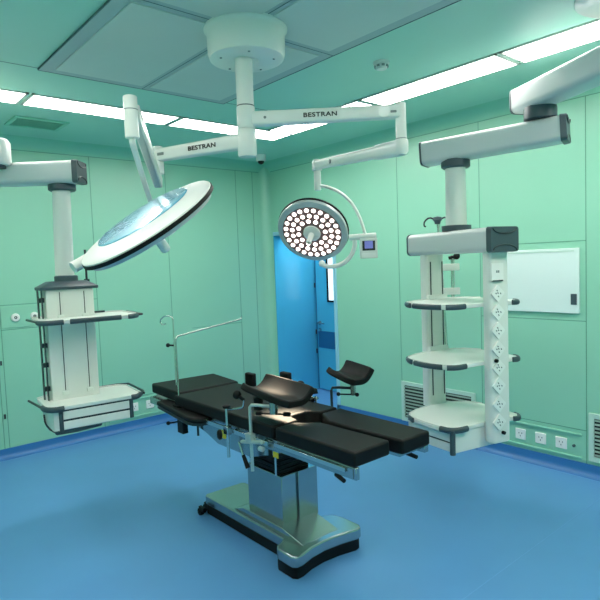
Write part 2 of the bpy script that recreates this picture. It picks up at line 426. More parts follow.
# right arm
E1 = V((2.255, 1.823, 2.381)); S1 = V((sx, sy, 2.383)); dr = (E1-S1).normalized()
arm = MB().beam(S1+dr*.03, E1-dr*.0, .072, .062, .066, .056, rnd=.22).build('arm', M['white'], SL)
cam_side = V((-.685, -.728, 0))
n1 = V((dr.y, -dr.x, 0)).normalized()
if n1.dot(cam_side) < 0: n1 = -n1
xt = V((0, 0, 1)).cross(n1)
p = S1.lerp(E1, .49) + n1*.031
lettering('BESTRAN', .031, frame4(p, xt, (0, 0, 1)), 'lettering', arm, M['ink'])
MB().lathe([(.03, 0), (.03, .004)], align(S1.lerp(E1, .9)+n1*.026, S1.lerp(E1, .9)+n1*.1), n=16).build('cap', M['white'], arm)
q = S1.lerp(E1, .13)+n1*.03
MB().lathe([(.007, 0), (.007, .002)], align(q, q+n1), n=12).build('screw', M['text_grey'], arm)
q = E1-dr*.03+n1*.024+V((0, 0, -.003))
MB().box(q, (.03, .014, .012), Matrix.Rotation(math.atan2(dr.y, dr.x), 3, 'Z')).build('screw_cover', M['text_grey'], arm, bevel=.003)
e = MB().lathe([(.020, .045), (.026, .04), (.027, -.14)], TM(2.262, 1.818, 2.381), n=28).build('elbow_post', M['white'], SL)
MB().lathe([(.0278, 0), (.0278, -.004)], TM(2.262, 1.818, 2.25), n=28).build('joint_ring', M['text_grey'], e)
# spring arm
A = V((2.262, 1.818, 2.205)); B = V((2.62, 2.835, 2.305)); ds = (B-A).normalized()
sa = MB(); sa.lathe([(.030, .04), (.034, .03), (.034, -.02), (.024, -.036), (0, -.04)], TM(*A), n=28)
sa.beam(A, A+ds*.24, .082, .062, .078, .06, rnd=.35); sa.beam(A+ds*.20, B, .066, .056, .060, .05, rnd=.3)
sa.lathe([(.0, .040), (.02, .037), (.032, .022), (.034, .0), (.034, -.035)], TM(*B), n=28)
sa = sa.build('spring_arm', M['white'], SL)
nn = V((-.943, .332, 0)); nn = nn if nn.dot(cam_side) > 0 else -nn
q = A.lerp(B, .74)+nn*.03
MB().lathe([(.014, 0), (.014, .003)], align(q, q+nn), n=16).build('screw_cover', M['text_grey'], sa)
ps = MB().lathe([(.024, 0), (.024, -.125), (.02, -.13)], TM(B.x, B.y, B.z-.04), n=24).build('drop_post', M['white'], SL)
# upper yoke and control joint
MB().tube([(2.62, 2.83, 2.165), (2.665, 2.79, 2.158), (2.722, 2.724, 2.116), (2.775, 2.675, 2.05), (2.812, 2.635, 1.95), (2.835, 2.602, 1.81)], .011, sx=1.5, smooth=2).build('yoke', M['white'], SL)
J0, J1 = V((2.745, 2.677, 1.805)), V((2.885, 2.557, 1.812))
jb = MB().cyl(J0, J1, .021)
jb.build('pivot_bar', M['white'], SL)
jd = (J1-J0).normalized(); jn = V((jd.y, -jd.x, 0)).normalized(); jn = jn if jn.dot(cam_side) > 0 else -jn
jx = V((0, 0, 1)).cross(jn)
F = frame4((2.843, 2.590, 1.728), jx, (0, 0, 1))
cb = MB().box((0, 0, 0), (.118, .135, .034)).xf(F).build('control_box', M['white'], SL, bevel=.004)
MB().box((0, .018, .0175), (.086, .066, .003)).xf(F).build('display_bezel', M['ink'], cb)
MB().box((0, .024, .0195), (.056, .050, .003)).xf(F).build('display', M['screen'], cb)
MB().box((0, -.045, .0175), (.098, .030, .003)).xf(F).build('keypad', M['whiteb'], cb, bevel=.002)
MB().tube([(2.775, 2.652, 1.80), (2.778, 2.655, 1.74), (2.758, 2.683, 1.667), (2.721, 2.747, 1.618), (2.675, 2.82, 1.612), (2.64, 2.86, 1.635)], .016, smooth=2).build('yoke', M['white'], SL)

def lamp(center, n, R, roll, lit, lab_):
    n = V(n).normalized(); c = V(center)
    m4 = align(c, c+n) @ Matrix.Rotation(roll, 4, 'Z')
    g = R/.25
    if lit: prof = [(0, -.062), (.10, -.058), (.20, -.035), (.243, -.012), (.247, 0), (.243, .016), (.225, .022), (0, .022)]
    else: prof = [(0, .012), (.20, .012), (.240, .008), (.2500, .0), (.2500, -.004), (.243, -.010), (.2, -.018), (.168, -.025), (.162, -.026), (0, -.026)]
    h = MB().lathe([(r*g, z*g) for r, z in prof], m4, n=72).build('lamp_head', M['face'] if lit else M['whiteb'], SL)
    lab(h, lab_)
    if lit:
        MB().lathe([(.232*g, -.030*g), (.250*g, -.026*g), (.250*g, -.014*g), (.236*g, -.010*g)], m4, n=72, capa=False, capb=False).build('rim_gasket', M['black'], h)
        MB().lathe([(.206*g, .022), (.206*g, .0245), (.0, .0245)], m4, n=72, capa=False).build('lens_bed', M['ledring'], h)
        proto = None
        for rr, nn_, off in ((.183, 24, 0.), (.139, 18, .1), (.096, 12, 0.05)):
            for k in range(nn_):
                a = 2*PI*k/nn_+off
                pos = m4 @ V((rr*g*math.cos(a), rr*g*math.sin(a), .0262))
                if proto is None:
                    b = MB().lathe([(.0148, -.002), (.0148, .002), (.010, .005), (0, .006)], align((0, 0, 0), n), n=16)
                    proto = b.build('led_lens', M['led'], h); o = proto
                else:
                    o = proto.copy(); C.objects.link(o)
                o.location = pos - WORLD[h.name]
        hd = MB().lathe([(.062, .022), (.060, .034), (.05, .04), (.02, .045), (.018, .05), (.019, .13), (.013, .14), (0, .142)], m4, n=32).build('handle', M['white'], h)
    else:
        MB().lathe([(.2505*g, .0), (.2535*g, .001), (.2535*g, .012*g), (.249*g, .014*g)], m4, n=72, capa=False, capb=False).build('rim_gasket', M['black'], h)
        MB().lathe([(.174*g, -.0245*g), (.170*g, -.028*g), (.11*g, -.031*g), (0, -.033*g)], m4, n=72, capa=False).build('top_glass', M['glass'], h)
        MB().lathe([(.245*g, .012*g), (.235*g, .028*g), (.0, .030*g)], m4, n=72, capa=False).build('lower_face', M['face'], h)
        MB().lathe([(.05, .04), (.03, .05), (.022, .055), (.024, .15), (.016, .16), (0, .162)], m4, n=24).build('handle', M['whiteb'], h)
        mk = m4 @ Matrix.Translation((.05, .05, 0))
        MB().lathe([(.012, .04), (.012, .07), (.02, .075), (.02, .10), (0, .102)], m4 @ Matrix.Translation((-.04, .05, 0)), n=16).build('knob', M['whiteb'], h)
    return h, m4
lampR, mR = lamp((2.605, 2.885, 1.863), (-.695, -.427, -.624), .25, 0, True, 'round grey lamp head with lit white lenses')
MB().sphere((2.65, 2.85, 1.638), .022).build('rim_joint', M['white'], lampR)
lampL, mL = lamp((1.14, 2.375, 1.857), (.57, -.01, -.822), .335, 0, False, 'wide lamp head seen from above with blue glass top')
# joint stub on the left lamp
MB().cyl((.955, 2.575, 1.712), (.866, 2.57, 1.665), .026).build('rim_joint', M['white'], lampL)

# left arm
E2 = V((1.482, 2.90, 2.274)); S2 = V((sx, sy, 2.277)); dl = (E2-S2).normalized()
arm2 = MB().beam(S2+dl*.03, E2, .078, .062, .068, .056, rnd=.22).build('arm', M['white'], SL)
n2 = V((dl.y, -dl.x, 0)).normalized(); n2 = n2 if n2.dot(cam_side) > 0 else -n2
xt = V((0, 0, 1)).cross(n2)
lettering('BESTRAN', .033, frame4(S2.lerp(E2, .45)+n2*.031, xt, (0, 0, 1)), 'lettering', arm2, M['ink'])
q = E2-dl*.04+n2*.028
MB().box(q, (.045, .008, .016), Matrix.Rotation(math.atan2(dl.y, dl.x), 3, 'Z')).build('screw_cover', M['text_grey'], arm2, bevel=.003)
MB().lathe([(.02, .05), (.028, .045), (.028, -.10), (.022, -.105)], TM(E2.x, E2.y, E2.z), n=24).build('elbow_post', M['white'], SL)
A2 = V((1.462, 2.885, 2.135)); B2 = V((1.112, 2.385, 2.345)); d2 = (B2-A2).normalized()
sa = MB(); sa.beam(A2-d2*.03, B2, .062, .045, .066, .05, rnd=.15)
sa = sa.build('spring_arm', M['white'], SL)
sd2 = d2.cross(V((0, 0, 1))).normalized(); up2 = sd2.cross(d2)
u = MB(); u.beam(A2-d2*.02-up2*.033, B2-d2*.04-up2*.034, .006, .030, rnd=.1); u.build('arm_channel', M['alu'], sa)
MB().lathe([(.026, .0), (.030, -.004), (.030, -.178), (.026, -.182)], TM(1.086, 2.36, 2.402), n=28).build('drop_post', M['white'], SL)
MB().lathe([(.0306, 0), (.0306, -.004)], TM(1.086, 2.36, 2.345), n=28).build('joint_ring', M['text_grey'], SL)
MB().tube([(1.082, 2.358, 2.23), (1.088, 2.361, 2.192), (1.151, 2.463, 2.158), (1.264, 2.651, 2.101), (1.38, 2.83, 2.03), (1.46, 2.93, 1.92), (1.42, 2.93, 1.82), (1.20, 2.80, 1.76), (1.0, 2.66, 1.72), (.94, 2.60, 1.705)], .011, sx=1.3, smooth=2).build('yoke', M['white'], SL)

# ------------------------------------------------------------------ pendants
def boxbeam(a, b, h, w, name, parent, capends=(True, True)):
    a, b = V(a), V(b); d = (b-a).normalized()
    o = MB().beam(a, b, h, w, rnd=.22, seg=5).build(name, M['boom'], parent)
    n = d.cross(V((0, 0, 1))).normalized()
    for e, s, k in ((a, -1, capends[0]), (b, 1, capends[1])):
        if not k: continue
        if k == 'thin':
            MB().beam(e+d*s*-.004, e+d*s*.008, h*1.035, w*1.035, rnd=.2, seg=5).build('end_cap', M['dark'], o)
        else:
            c_ = MB().beam(e-d*s*.0, e+d*s*.035, h*1.04, w*1.04, h*1.0, w*1.0, rnd=.12, seg=5).build('end_cap', M['dark'], o)
            rr = MB(); fr4 = frame4(e+d*s*.035, (d.cross(V((0, 0, 1)))*-s), (0, 0, 1))
            for sg in (1, -1):
                pts = [fr4 @ V((w*.42*math.cos(t_), sg*(h*.44-h*.22*math.sin(t_)), .001)) for t_ in [PI*k_/12 for k_ in range(13)]]
                rr.tube(pts, .0045)
            rr.build('cap_ridge', M['rail'], c_)
    return o

# ---- right pendant
RP = thing('ceiling_pendant', 'two-column ceiling pendant with sockets and shelves, right of the table', 'medical pendant', (2.96, 1.0, H))
MB().lathe([(.26, 0), (.262, -.006), (.262, -.022), (.25, -.03), (0, -.032)], TM(2.965, .985, H), n=64).build('ceiling_cover', M['white'], RP)
MB().cyl((2.965, .985, H-.03), (2.965, .985, 2.66), .08).build('ceiling_post', M['white'], RP)
boxbeam((2.93, .87, 2.59), (3.385, 1.765, 2.59), .15, .17, 'boom_arm', RP, (True, 'thin'))
MB().lathe([(.09, 0), (.094, -.01), (.094, -.07), (.085, -.075)], TM(3.335, 1.63, 2.52), n=36).build('pivot_collar', M['dark'], RP)
boxbeam((3.385, 1.525, 2.372), (3.135, 2.325, 2.336), .15, .17, 'boom_arm', RP, (True, 'thin'))
MB().lathe([(.088, 0), (.092, -.01), (.092, -.045), (.08, -.055)], TM(3.205, 2.135, 2.278), n=36).build('pivot_collar', M['dark'], RP)
MB().cyl((3.2, 2.135, 2.24), (3.2, 2.135, 1.83), .064, .068, n=36).build('drop_column', M['white'], RP)
MB().lathe([(.095, 0), (.095, -.03), (.09, -.035)], TM(3.2, 2.135, 1.852), n=36).build('pivot_collar', M['dark'], RP)
th = math.atan2(.96, .28)
Dd = V((math.cos(th), math.sin(th), 0)); Ee = V((Dd.y, -Dd.x, 0))
R0 = V((3.122, 1.815, 0))
def rp(e, d_, z): return R0 + Ee*e + Dd*d_ + V((0, 0, z))
RM = frame4(R0, Ee, Dd)      # local x=e, y=d, z up
boxbeam(rp(-.012, -.06, 1.742), rp(-.012, .73, 1.742), .148, .215, 'cross_beam', RP, (True, 'thin'))
# near socket column
col = MB().prism(rrect(-.078, -.038, .078, .04, .03), .505, 1.668, RM).build('socket_column', M['white'], RP)
MB().prism(rrect(-.070, -.032, .072, .035, .028), .497, .506, RM).build('column_end', M['shelf'], col)
def sock(e, z, rot, name='socket', w=.037, hh=1.):
    b = MB().prism(rrect(-w, -w*hh, w, w*hh, .006, 2), 0, .011)
    m4 = RM @ Matrix.Translation((e, -.038, z)) @ Matrix.Rotation(PI/2, 4, 'X') @ Matrix.Rotation(rot, 4, 'Z')
    b.xf(m4)
    o = b.build(name, M['whiteb'], col, smooth=False)
    return o, m4
o, m4 = sock(-.028, 1.548, 0, 'data_outlet', .046, 1.15); 
k = MB(); k.bb((-.040, -.056, .002), (.040, -.048, .013)); k.xf(m4); k.build('outlet_lip', M['rail'], col)
k = MB(); k.bb((-.012, -.004, .011), (-.002, .010, .0125)); k.bb((.002, -.004, .011), (.012, .010, .0125)); k.xf(m4); k.build('outlet_ports', M['text_grey'], col)
for i in range(8):
    z = 1.420-.1125*i
    o, m4 = sock(-.026, z, PI/4)
    k = MB()
    for x, y in ((-.012, .012), (.006, .018), (.0, .003), (-.012, -.014), (.012, -.014)): k.bb((x-.003, y-.005, .0095), (x+.003, y+.005, .0122))
    k.xf(m4)
    k.build('slots', M['dark'], col, smooth=False)
for e_, z in ((-.045, 1.012), (.005, .562)):
    MB().cyl(rp(e_, -.038, z), rp(e_, -.055, z), .011).build('earth_terminal', M['black'], col)
# far column
fc = MB().prism(rrect(-.09, .56, .065, .64, .02), .60, 1.668, RM).build('rear_column', M['white'], RP)
for x in (-.055, .045):
    g = MB(); g.bb((x-.0035, .556, .68), (x+.0035, .561, 1.62)); g.xf(RM); g.build('groove', M['rail'], fc, smooth=False)
g = MB(); g.bb((-.045, .5585, .63), (.035, .5605, 1.63)); g.xf(RM); g.build('rail_panel', M['white'], fc, smooth=False)
for z in (1.0, 1.36):
    k = MB(); k.bb((-.09, .53, z-.012), (.065, .562, z+.03)); k.xf(RM); k.build('shelf_bracket', M['shelf'], fc, bevel=.004)
def shelf_poly(g=0):
    return [(-.30-g, .02-g), (.0, .045), (.19+g, .03-g), (.235+g, .07), (.235+g, .40), (.18, .50+g), (.06, .555), (-.1, .555), (-.25, .51+g), (-.345-g, .455+g), (-.378-g, .41), (-.388-g, .33), (-.386-g, .22), (-.372-g, .12), (-.345-g, .045)]
def rshelf(ztop, drawer=False):
    sh = MB().prism(shelf_poly(), ztop-.026, ztop, RM).build('shelf', M['shelf'], RP, bevel=.004)
    lipb = [RM @ V((x*.985, .02+(y-.02)*.97, ztop+.002)) for x, y in shelf_poly()[4:]]
    MB().tube(lipb, .004).build('shelf_lip', M['white'], sh)
    pts = shelf_poly(.004)
    def bumper(ps):
        MB().tube([RM @ V((x, y, ztop-.012)) for x, y in ps], .017, sx=.7, smooth=1).build('bumper', M['dark'], sh)
    bumper([(-.395, .33), (-.378, .39), (-.345, .445), (-.30, .475)])
    if not drawer:
        bumper([(-.352, .075), (-.378, .12), (-.40, .2), (-.40, .29)])
        bumper([(-.345, .045), (-.30, .012), (-.22, .02)])
    bumper([(.16, .025), (.20, .018), (.238, .06), (.242, .10)])
    return sh
s1 = rshelf(1.362); s2 = rshelf(1.0)
s3 = rshelf(.620, True)
k = MB(); k.prism([(-.31, .03), (.1, .055), (.1, .50), (-.22, .50), (-.36, .43)], .462, .593, RM)
db = k.build('drawer_box', M['white'], RP, bevel=.004)
k = MB(); k.prism([(-.318, .05), (-.30, .05), (-.352, .42), (-.368, .42)], .527, .582, RM); k.build('drawer_front', M['shelf'], db, bevel=.003)
k = MB(); k.prism([(-.318, .05), (-.30, .05), (-.352, .42), (-.368, .42)], .466, .517, RM); k.build('drawer_front', M['shelf'], db, bevel=.003)
k = MB(); k.prism([(-.314, .045), (-.30, .05), (-.352, .43), (-.364, .43)], .583, .592, RM); k.prism([(-.314, .045), (-.30, .05), (-.352, .43), (-.364, .43)], .518, .525, RM); k.build('drawer_gap', M['rail'], db, smooth=False)
MB().tube([RM @ V((x, y, .607)) for x, y in ((-.36, .10), (-.342, .035), (-.29, .012), (-.22, .02))], .019, sx=.8, smooth=1).build('corner_bumper', M['dark'], db)
MB().tube([RM @ V((-.328, .026, z)) for z in (.61, .56, .51, .46)], .017).build('corner_post', M['dark'], db)
# iv pole behind
ivx, ivy = 3.455, 2.46
iv = MB().tube([(3.462, 2.412, .96), (3.446, 2.452, 1.925)], .012).build('iv_pole', M['chrome'], RP)
k = MB(); k.lathe([(.02, -.03), (.024, -.01), (.034, 0), (.03, .02), (0, .028)], TM(3.443, 2.455, 1.92), n=20)
k.build('hook_hub', M['dark'], iv)
for sgn in (-1, 1):
    c0 = V((3.443, 2.455, 1.925)); dv = V((.76, -.65, 0))*sgn
    MB().tube([c0+dv*.02, c0+dv*.06+V((0, 0, .016)), c0+dv*.095+V((0, 0, -.01)), c0+dv*.10+V((0, 0, -.045)), c0+dv*.085+V((0, 0, -.05))], .006, smooth=1).build('hook', M['rail'], iv)
MB().tube([(3.50, 2.375, 1.33), (3.515, 2.38, 1.66)], .014).build('pole_guide', M['chrome'], iv)
for z in (1.40, 1.575):
    MB().box((3.465, 2.392, z), (.17, .03, .05), Matrix.Rotation(-.7, 3, 'Z')).build('pole_clamp', M['white'], iv, bevel=.004)
k = MB(); k.cyl((3.49, 2.40, 1.64), (3.52, 2.36, 1.65), .012); k.sphere((3.525, 2.355, 1.652), .024); k.build('clamp_knob', M['black'], iv)

# ---- left pendant
LP = thing('ceiling_pendant', 'single-column ceiling pendant with two shelves and a drawer by the left wall', 'medical pendant', (.3, 3.6, H))
MB().lathe([(.26, 0), (.26, -.012), (.245, -.02), (.235, -.14), (.2, -.16), (0, -.16)], TM(.3, 3.6, H), n=48).build('ceiling_cover', M['white'], LP)
MB().cyl((.3, 3.6, H-.16), (.3, 3.6, 2.53), .08).build('ceiling_post', M['white'], LP)
MB().beam((.3, 3.55, 2.47), (.935, 4.12, 2.445), .165, .18, rnd=.4).build('boom_arm', M['whiteb'], LP)
MB().lathe([(.09, .083), (.105, .06), (.105, -.07), (.095, -.085)], TM(.925, 4.115, 2.445), n=36).build('boom_end', M['whiteb'], LP)
MB().lathe([(.075, 0), (.075, -.03)], TM(.92, 4.12, 2.37), n=36).build('pivot_collar', M['dark'], LP)
boxbeam((.82, 4.36, 2.315), (1.372, 3.872, 2.312), .145, .17, 'boom_arm', LP, (True, True))
MB().lathe([(.088, 0), (.09, -.01), (.09, -.04), (.08, -.048)], TM(1.305, 3.985, 2.245), n=36).build('pivot_collar', M['dark'], LP)
MB().cyl((1.298, 3.985, 2.20), (1.285, 3.985, 1.60), .058, .062, n=36).build('drop_column', M['white'], LP)
la = math.radians(-6)
LO = V((1.275, 3.93, 0)); LM = Matrix.Translation(LO) @ Matrix.Rotation(la, 4, 'Z')   # local x width, -y front
def LB(x0, y0, z0, x1, y1, z1): return MB().bb((x0, y0, z0), (x1, y1, z1)).xf(LM)
cap = MB(); 
lo, hi = rrect(-.185, -.12, .185, .13, .03, 3), rrect(-.12, -.08, .12, .09, .03, 3)
a_ = [cap.bm.verts.new(LM @ V((x, y, 1.53))) for x, y in lo]; a2 = [cap.bm.verts.new(LM @ V((x, y, 1.548))) for x, y in lo]; a3 = [cap.bm.verts.new(LM @ V((x, y, 1.585))) for x, y in hi]
nl = len(lo)
fs = [cap.bm.faces.new(a_[::-1]), cap.bm.faces.new(a3)]
for q0, q1 in ((a_, a2), (a2, a3)):
    for i in range(nl): fs.append(cap.bm.faces.new((q0[i], q0[(i+1) % nl], q1[(i+1) % nl], q1[i])))
bmesh.ops.recalc_face_normals(cap.bm, faces=fs)
cap.build('column_cap', M['dark'], LP)
MB().lathe([(.075, 0), (.075, .035), (.065, .04)], LM @ TM(-.0, 0, 1.583), n=36).build('pivot_collar', M['dark'], LP)
lc = MB().prism(rrect(-.155, -.10, .150, .11, .012, 2), .62, 1.532, LM).build('column', M['white'], LP)
LB(-.085, -.1025, .84, -.055, -.0995, 1.52)
for x in (-.07, .085):
    LB(x-.0025, -.1025, .86, x+.0025, -.0995, 1.515).build('groove', M['rail'], lc, smooth=False)
LB(-.05, -.1018, .80, .08, -.0995, 1.525).build('centre_panel', M['white'], lc, smooth=False)
for x in (.148,):
    LB(x, -.06, .64, x+.004, .07, 1.53).build('side_strip', M['rail'], lc, smooth=False)
for z in (1.34, .83):
    for x in (-.07, .085):
        LB(x-.02, -.112, z, x+.02, -.10, z+.025).build('bracket', M['shelf'], lc, bevel=.003)
# side rail, left
LB(-.192, -.03, .70, -.184, .0, 1.535).build('side_rail', M['rail'], LP)
LB(-.176, -.08, .66, -.170, -.055, 1.53).build('side_rail', M['rail'], LP)
for z in (1.45, 1.15, 1.02, .86): LB(-.19, -.05, z, -.154, -.02, z+.03).build('rail_clip', M['rail'], LP)
def lshelf(z):
    pl_ = [(-.16, -.16), (-.20, -.20), (-.16, -.30), (-.12, -.325), (.33, -.325), (.385, -.28), (.385, .02), (.33, .06), (.2, .10), (-.15, .10), (-.21, .04), (-.21, -.15)]
    pl_ = [(-.225, -.26), (-.19, -.31), (.33, -.31), (.375, -.27), (.375, .04), (.33, .09), (.2, .11), (-.15, .11), (-.225, .05)]
    sh = MB().prism(pl_, z-.024, z, LM).build('shelf', M['shelf'], LP, bevel=.004)
    MB().tube([LM @ V((x, y, z+.004)) for x, y in pl_[3:]], .004).build('shelf_lip', M['white'], sh)
    return sh
sh = lshelf(1.345)
def lbump(ps, z, par, r=.016): return MB().tube([LM @ V((x, y, z)) for x, y in ps], r, sx=.75, smooth=1).build('bumper', M['dark'], par)
lbump([(-.235, -.22), (-.232, -.27), (-.19, -.318), (-.10, -.318)], 1.333, sh)
lbump([(-.06, -.32), (.26, -.32)], 1.333, sh)
lbump([(.31, -.318), (.34, -.318), (.385, -.27)], 1.333, sh)
rl = MB().tube([LM @ V((x, y, 1.338)) for x, y in ((-.24, -.24), (-.258, .02))], .008); rl.build('side_rail', M['rail'], sh)
rl = MB().tube([LM @ V((x, y, 1.338)) for x, y in ((.38, -.27), (.42, -.26), (.43, .1))], .008); rl.build('side_rail', M['rail'], sh)
MB().tube([LM @ V((.15, .11, 1.35)), LM @ V((.27, .10, 1.352))], .007).build('rear_clip', M['rail'], sh)
sh = lshelf(.80)
lbump([(-.235, -.20), (-.232, -.27), (-.19, -.318), (-.13, -.318)], .787, sh, .019)
lbump([(.30, -.318), (.34, -.318), (.385, -.25)], .787, sh, .019)
MB().tube([LM @ V((x, y, .792)) for x, y in ((-.24, -.24), (-.275, .06))], .008).build('side_rail', M['rail'], sh)
MB().tube([LM @ V((x, y, .792)) for x, y in ((.40, -.27), (.42, -.2), (.42, .12), (.34, .16), (.1, .16))], .008).build('side_rail', M['rail'], sh)
dbx = MB().prism(rrect(-.195, -.295, .315, .07, .02, 2), .645, .778, LM).build('drawer_box', M['white'], LP)
LB(-.135, -.302, .712, .287, -.294, .764).build('drawer_front', M['shelf'], dbx, bevel=.003)
LB(-.135, -.302, .650, .287, -.294, .700).build('drawer_front', M['shelf'], dbx, bevel=.003)
LB(-.135, -.299, .700, .287, -.294, .712).build('drawer_gap', M['rail'], dbx, smooth=False)
LB(-.15, -.299, .764, .30, -.294, .776).build('drawer_gap', M['rail'], dbx, smooth=False)
LB(-.16, -.306, .635, -.135, -.27, .79).build('corner_post', M['dark'], dbx, bevel=.004)
LB(.287, -.306, .645, .312, -.27, .79).build('corner_post', M['dark'], dbx, bevel=.004)
MB().tube([LM @ V(p_) for p_ in ((-.20, -.02, .70), (-.20, -.04, .64), (-.19, -.2, .625), (-.15, -.28, .63))], .006, smooth=1).build('side_rail', M['rail'], dbx)
MB().prism([(-.18, -.27), (-.05, -.28), (.12, -.24), (.12, .05), (-.18, .05)], .61, .646, LM).build('drawer_base', M['dark'], dbx, bevel=.012)
# small pole on the back of the left pendant
ip = MB().tube([(1.46, 4.06, 1.58), (1.46, 4.06, 1.80)], .008).build('mini_pole', M['rail'], LP)
MB().tube([(1.40, 4.06, 1.735), (1.46, 4.06, 1.73)], .006).build('hook', M['rail'], ip)
MB().box((1.46, 4.06, 1.56), (.03, .03, .06)).build('clamp', M['rail'], ip)

# ------------------------------------------------------------------ operating table
OT = thing('operating_table', 'black padded operating table on a stainless steel pedestal base', 'operating table', (1.95, 2.4, 0))
# base
tpoly = [(x+.014, y) for x, y in [(1.835, 3.21), (1.835, 2.385), (1.80, 2.362), (1.762, 2.35), (1.742, 2.32), (1.742, 2.20), (1.76, 2.176), (1.80, 2.176), (1.88, 2.196), (1.98, 2.204), (2.09, 2.192), (2.20, 2.166), (2.235, 2.172), (2.252, 2.20), (2.252, 2.34), (2.235, 2.40), (2.15, 2.46), (2.15, 3.19), (2.13, 3.215), (1.85, 3.225)]]
sk = [(2.0+(x-2.0)*.97, 2.7+(y-2.7)*.985) for x, y in tpoly]
MB().prism(sk, .0, .064).build('base_skirt', M['black'], OT, bevel=.006)
bs = MB().prism(tpoly, .064, .128).build('base_cover', M['steel'], OT, bevel=.010, seg=3)
k = MB(); k.prism([(2.24, .12), (2.24, .129), (2.42, .165), (2.80, .165), (2.90, .129), (2.90, .12)], 1.87, 2.14, Matrix(((0, 0, 1, 0), (1, 0, 0, 0), (0, 1, 0, 0), (0, 0, 0, 1))))
k.build('base_collar', M['steel'], OT, bevel=.006)
for x, y in ((1.815, 3.22), (1.875, 3.25), (2.135, 3.235)):
    k = MB(); k.cyl((x-.012, y, .024), (x+.012, y, .024), .024); k.cyl((x-.016, y, .024), (x+.016, y, .024), .008); k.box((x, y-.02, .045), (.02, .06, .03))
    k.build('caster', M['black'], OT)
# column
cs = MB().bb((1.905, 2.452, .115), (2.163, 2.785, .440)).build('column', M['steel'], OT, bevel=.004)
MB().bb((2.013, 2.4505, .12), (2.0155, 2.4525, .435)).build('column_seam', M['void'], cs, smooth=False)
MB().bb((2.020, 2.438, .15), (2.165, 2.452, .445)).build('column_panel', M['steel'], cs, bevel=.002)
k = MB()
for i in range(6): k.bb((1.91+.004*(i % 2), 2.475, .42+i*.026), (2.135, 2.765, .444+i*.026))
k.build('bellows', M['black'], OT, bevel=.005)
TOP = True
# torso underframe
YZ = Matrix(((0, 0, 1, 0), (1, 0, 0, 0), (0, 1, 0, 0), (0, 0, 0, 1)))   # local x->Y, y->Z, z->X
side = [(2.25, .755), (2.25, .66), (2.33, .64), (2.45, .60), (2.78, .60), (2.92, .645), (3.10, .675), (3.22, .70), (3.22, .755)]
for xa, xb in ((1.695, 1.712), (2.128, 2.145)):
    MB().prism(side, xa, xb, YZ).build('side_plate', M['steel'], OT, bevel=.002)
MB().bb((1.71, 2.215, .70), (2.13, 3.2, .755)).build('torso_frame', M['alu'], OT, bevel=.004)  # front end extended under the pad notch to stop the lamp beam
MB().bb((1.75, 2.33, .60), (2.10, 2.75, .69)).build('drive_unit', M['black'], OT, bevel=.006)
# pads
def pad(poly, z0, z1, name='pad', bevel=.012):
    return MB().prism(poly, z0, z1).build(name, M['pad'], OT, bevel=bevel, seg=3)
pad([(1.668, 2.215), (1.668, 3.245), (2.168, 3.245), (2.168, 2.235), (2.03, 2.235), (2.01, 2.29), (1.985, 2.31), (1.89, 2.31), (1.865, 2.29), (1.845, 2.215)], .758, .83, 'torso_pad')
pad([(1.715, 3.268), (1.735, 3.70), (2.245, 3.66), (2.20, 3.262)], .762, .832, 'head_pad')
pad([(1.668, 1.645), (1.668, 2.195), (1.80, 2.195), (1.90, 2.09), (1.912, 1.645)], .758, .83, 'leg_pad')
pad([(1.945, 1.60), (1.938, 2.08), (2.02, 2.215), (2.168, 2.215), (2.158, 1.60)], .758, .83, 'leg_pad')
# head plate & leg plates
MB().bb((1.735, 3.27, .735), (2.19, 3.64, .76)).build('head_plate', M['alu'], OT, bevel=.004)
lp = MB().bb((1.676, 1.645, .700), (1.700, 2.23, .757)).bb((1.70, 1.76, .735), (1.89, 2.22, .757)).build('leg_plate', M['steel'], OT, bevel=.003)
lr = MB(); lr.bb((1.662, 1.70, .728), (1.668, 2.20, .748))
for y in (1.74, 1.93, 2.15): lr.bb((1.668, y-.012, .731), (1.68, y+.012, .745))
lr.build('side_rail', M['chrome'], lp, bevel=.001)
MB().bb((1.672, 1.66, .706), (1.679, 1.72, .75)).build('end_block', M['steel'], lp)
rpq = MB().bb((2.125, 1.61, .722), (2.155, 2.23, .757)).bb((1.96, 1.63, .738), (2.125, 2.22, .757)).build('leg_plate', M['steel'], OT, bevel=.003)
lr = MB(); lr.bb((2.168, 1.66, .728), (2.174, 2.2, .748))
for y in (1.74, 1.93, 2.15): lr.bb((2.155, y-.012, .731), (2.168, y+.012, .745))
lr.build('side_rail', M['chrome'], rpq, bevel=.001)
for x in (1.71, 2.12):
    MB().bb((x-.03, 2.18, .69), (x+.03, 2.30, .745)).build('leg_joint', M['steel'], OT, bevel=.006)
# torso rails
for sx_, xa in ((-1, 1.652), (1, 2.182)):
    lr = MB(); lr.bb((xa, 2.24, .722), (xa+.008, 3.12, .747))
    for y in (2.28, 2.55, 2.82, 3.08): lr.bb((min(xa, xa-sx_*.04), y-.012, .726), (max(xa, xa-sx_*.04)+.008, y+.012, .742))
    lr.build('side_rail', M['chrome'], OT, bevel=.001)
MB().bb((1.690, 2.262, .635), (1.696, 2.285, .735)).build('latch_bar', M['black'], OT)
MB().bb((1.690, 2.205, .655), (1.694, 2.245, .69)).build('warning_sticker', M['yellow'], OT)
k = MB(); k.cyl((1.688, 2.225, .56), (1.688, 2.225, .66), .005); k.build('drop_pin', M['chrome'], OT)
# leg plate release levers
for a, b, c_ in (((1.72, 1.90, .72), (1.69, 1.78, .69), (1.672, 1.715, .682)), ((2.12, 1.86, .72), (2.13, 1.73, .695), (2.128, 1.66, .688))):
    l = MB().tube([a, b], .005).build('release_lever', M['chrome'], OT)
    MB().cyl(b, c_, .012, .010).build('grip', M['black'], l)
